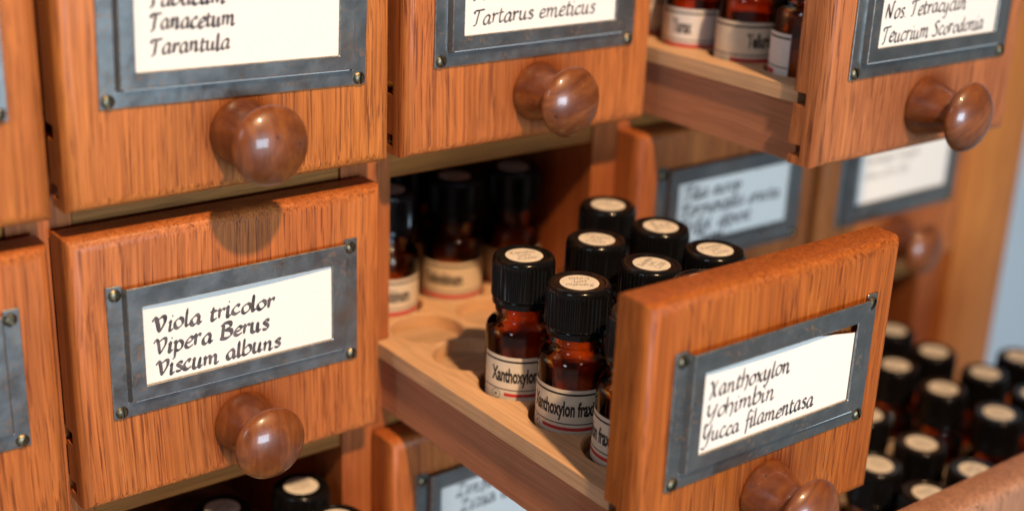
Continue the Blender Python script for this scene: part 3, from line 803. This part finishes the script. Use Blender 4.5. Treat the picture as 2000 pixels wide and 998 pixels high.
def hole(c, r, i, k):
    t, d = DRAWERS[(c, r)]
    return col_x(c)+COLX[i], -(d-FT)+hole_y(k), row_z(r)+18.55
def put_bottle(c, r, i, k, label, group, cap=None, **kw):
    """bottle in hole (i, k) of a tray; cap = where the centre of its cap stands (x, y) in the photo"""
    x, y, z = hole(c, r, i, k)
    top = None
    if cap:
        ox, oy = cap[0]-x, cap[1]-y
        m = math.hypot(ox, oy); q = min(1.0, 1.0/m) if m > 1e-6 else 0
        x += ox*q; y += oy*q
        rx, ry = cap[0]-x, cap[1]-y; m2 = math.hypot(rx, ry); q2 = min(1, 1.2/m2) if m2 > 1e-6 else 0
        top = (rx*q2, ry*q2)
    return bottle(x, y, z, label, group, top=top, seed=c*100+r*37+i*11+k, **kw)
VIEW = 232.0                        # bearing from the trays towards the camera
GX = 'amber bottles in the open Xanthoxylon tray'
put_bottle(2, 2, 0, 1, 'amber bottle whose label reads Xanthoxylon fra, in front beside the drawer front', GX, (117.8, -76.0), turn=VIEW-97, penturn=-37+180)
put_bottle(2, 2, 0, 2, 'amber bottle beside the empty holes of the tray, label reading Xanthoxylo', GX, (117.8, -49.7), turn=VIEW-68, penturn=-20)
put_bottle(2, 2, 0, 0, 'amber bottle mostly hidden by the Xanthoxylon drawer front, label reading raxin', GX, (120.2, -104.0), turn=VIEW-163)
put_bottle(2, 2, 1, 2, 'black capped bottle in the tray, directly behind the Xanthoxylon fra bottle', GX, (147.2, -50.3), turn=20, penturn=-50)
put_bottle(2, 2, 1, 1, 'black capped bottle right behind the top left corner of the Xanthoxylon front', GX, (147.2, -75.8), turn=50)
put_bottle(2, 2, 1, 0, 'bottle of the open tray whose cap barely rises over the Xanthoxylon drawer front', GX, None, turn=80, zs=1.075)
put_bottle(2, 2, 2, 3, 'farthest black capped bottle of the front cluster, against the reddish inner wall', GX, (172.3, -25.9), turn=70)
put_bottle(2, 2, 2, 2, 'black capped bottle of the tray, below the left edge of the bluish shaded card', GX, (172.6, -51.8), turn=110)
put_bottle(2, 2, 2, 1, 'rightmost black capped bottle of the open tray, above the Xanthoxylon drawer front', GX, (172.3, -76.9), turn=150)
GB = 'blurred bottles at the back of the Xanthoxylon tray'
put_bottle(2, 2, 0, 5, 'shadowy bottle at the back of the tray, half hidden by the cabinet divider', GB, None, kind='yoh', turn=VIEW-100, pen='b')
put_bottle(2, 2, 1, 5, 'shadowy bottle in the middle of the dark opening, tan label with a whole red band', GB, (147.0, 28.5), kind='yoh', turn=VIEW-125, pen='b')
put_bottle(2, 2, 2, 5, 'shadowy bottle mostly hidden behind a nearer cap, right in the dark opening', GB, None, kind='yoh', turn=VIEW-100, pen='b')
put_bottle(2, 2, 0, 6, 'bottle deep in the dark opening behind the half hidden tan labelled bottle', GB, None, kind='yoh', turn=VIEW-95, pen='b')
put_bottle(2, 2, 1, 6, 'bottle deep in the dark opening behind the one with the whole red band', GB, None, kind='yoh', turn=VIEW-95, pen='b')
GT = 'amber bottles in the half open Teucrium drawer'
put_bottle(3, 1, 0, 0, 'bottle with a plain white label side, touching the Teucrium drawer front', GT, None, kind='telw', turn=VIEW-330, pen='b')
put_bottle(3, 1, 0, 1, 'bottle with a cream label and round seal above a red band, upper right tray', GT, None, kind='tel', turn=VIEW-80, pen='b')
put_bottle(3, 1, 0, 2, 'bottle with a white label and pink band, left of the round seal bottle', GT, None, kind='telw', turn=VIEW-120, pen='b')
put_bottle(3, 1, 0, 3, 'bottle at the upper tray end, cut off by the Tartarus drawer edge', GT, None, kind='telw', turn=VIEW-150, pen='b')
put_bottle(3, 1, 1, 1, 'dark bottle behind the one with the round seal in the upper right tray', GT, None, kind='tel', turn=VIEW-80, pen='b')
GL1 = 'bottles under the Viola drawer'
for (i, k, cap, lab) in ((2, 4, (70.3, 5.6), 'black cap with a bright tan sticker just below and right of the Viola knob'),
                         (1, 4, (42.9, 8.8), 'black cap with a dim tan sticker in the dark opening below the Viola knob'),
                         (2, 3, (71.3, -17.0), 'black cap cut by the bottom photo edge, nearest in the bottom left opening'),
                         (1, 3, None, 'black cap hidden at the bottom photo edge below the Viola knob')):
    put_bottle(1, 3, i, k, lab, GL1, cap, kind='yoh', turn=VIEW-90, pen='b')
GR = 'blurred bottles in the open lower right drawers'
for (i, k, cap, lab) in ((2, 2, (280.0, -65.8), 'blurred cap half hidden by the lower right edge of the Xanthoxylon drawer front'),
                         (2, 1, (275.7, -92.9), 'blurred capped bottle left of the large one, midway along the corner drawer'),
                         (1, 1, (248.8, -95.0), 'blurred capped bottle beside the lower right corner of the Xanthoxylon drawer front'),
                         (2, 0, (275.1, -116.7), 'right one of two blurred caps above the rounded edge of the corner drawer'),
                         (1, 0, (247.3, -117.6), 'left one of two blurred caps above the rounded edge of the corner drawer')):
    put_bottle(3, 3, i, k, lab, GR, cap, kind='yoh', turn=VIEW-90, pen='b')
for (i, k, cap, lab) in ((1, 4, (354.0, -18.6), 'farthest blurred cap of the lower right drawers, right below the blurred dark knob'),
                         (1, 3, (350.1, -43.3), 'blurred capped bottle standing before the foot of the orange stile'),
                         (0, 3, (324.2, -43.3), 'blurred capped bottle touching the right edge of the Xanthoxylon drawer front'),
                         (1, 2, (350.3, -68.8), 'blurred capped bottle overlapping the right side of the orange stile foot'),
                         (0, 2, (322.4, -68.1), 'blurred capped bottle in the centre of the lower right cluster'),
                         (2, 2, (375.7, -63.9), 'blurred cap at the right photo edge, before the pale blue wall'),
                         (0, 1, (320.8, -93.9), 'large blurred capped bottle near the right photo edge, above the corner drawer edge'),
                         (1, 1, (348.0, -90.0), 'blurred cap cut in half by the right photo edge')):
    put_bottle(4, 3, i, k, lab, GR, cap, kind='yoh', turn=VIEW-90, pen='b')
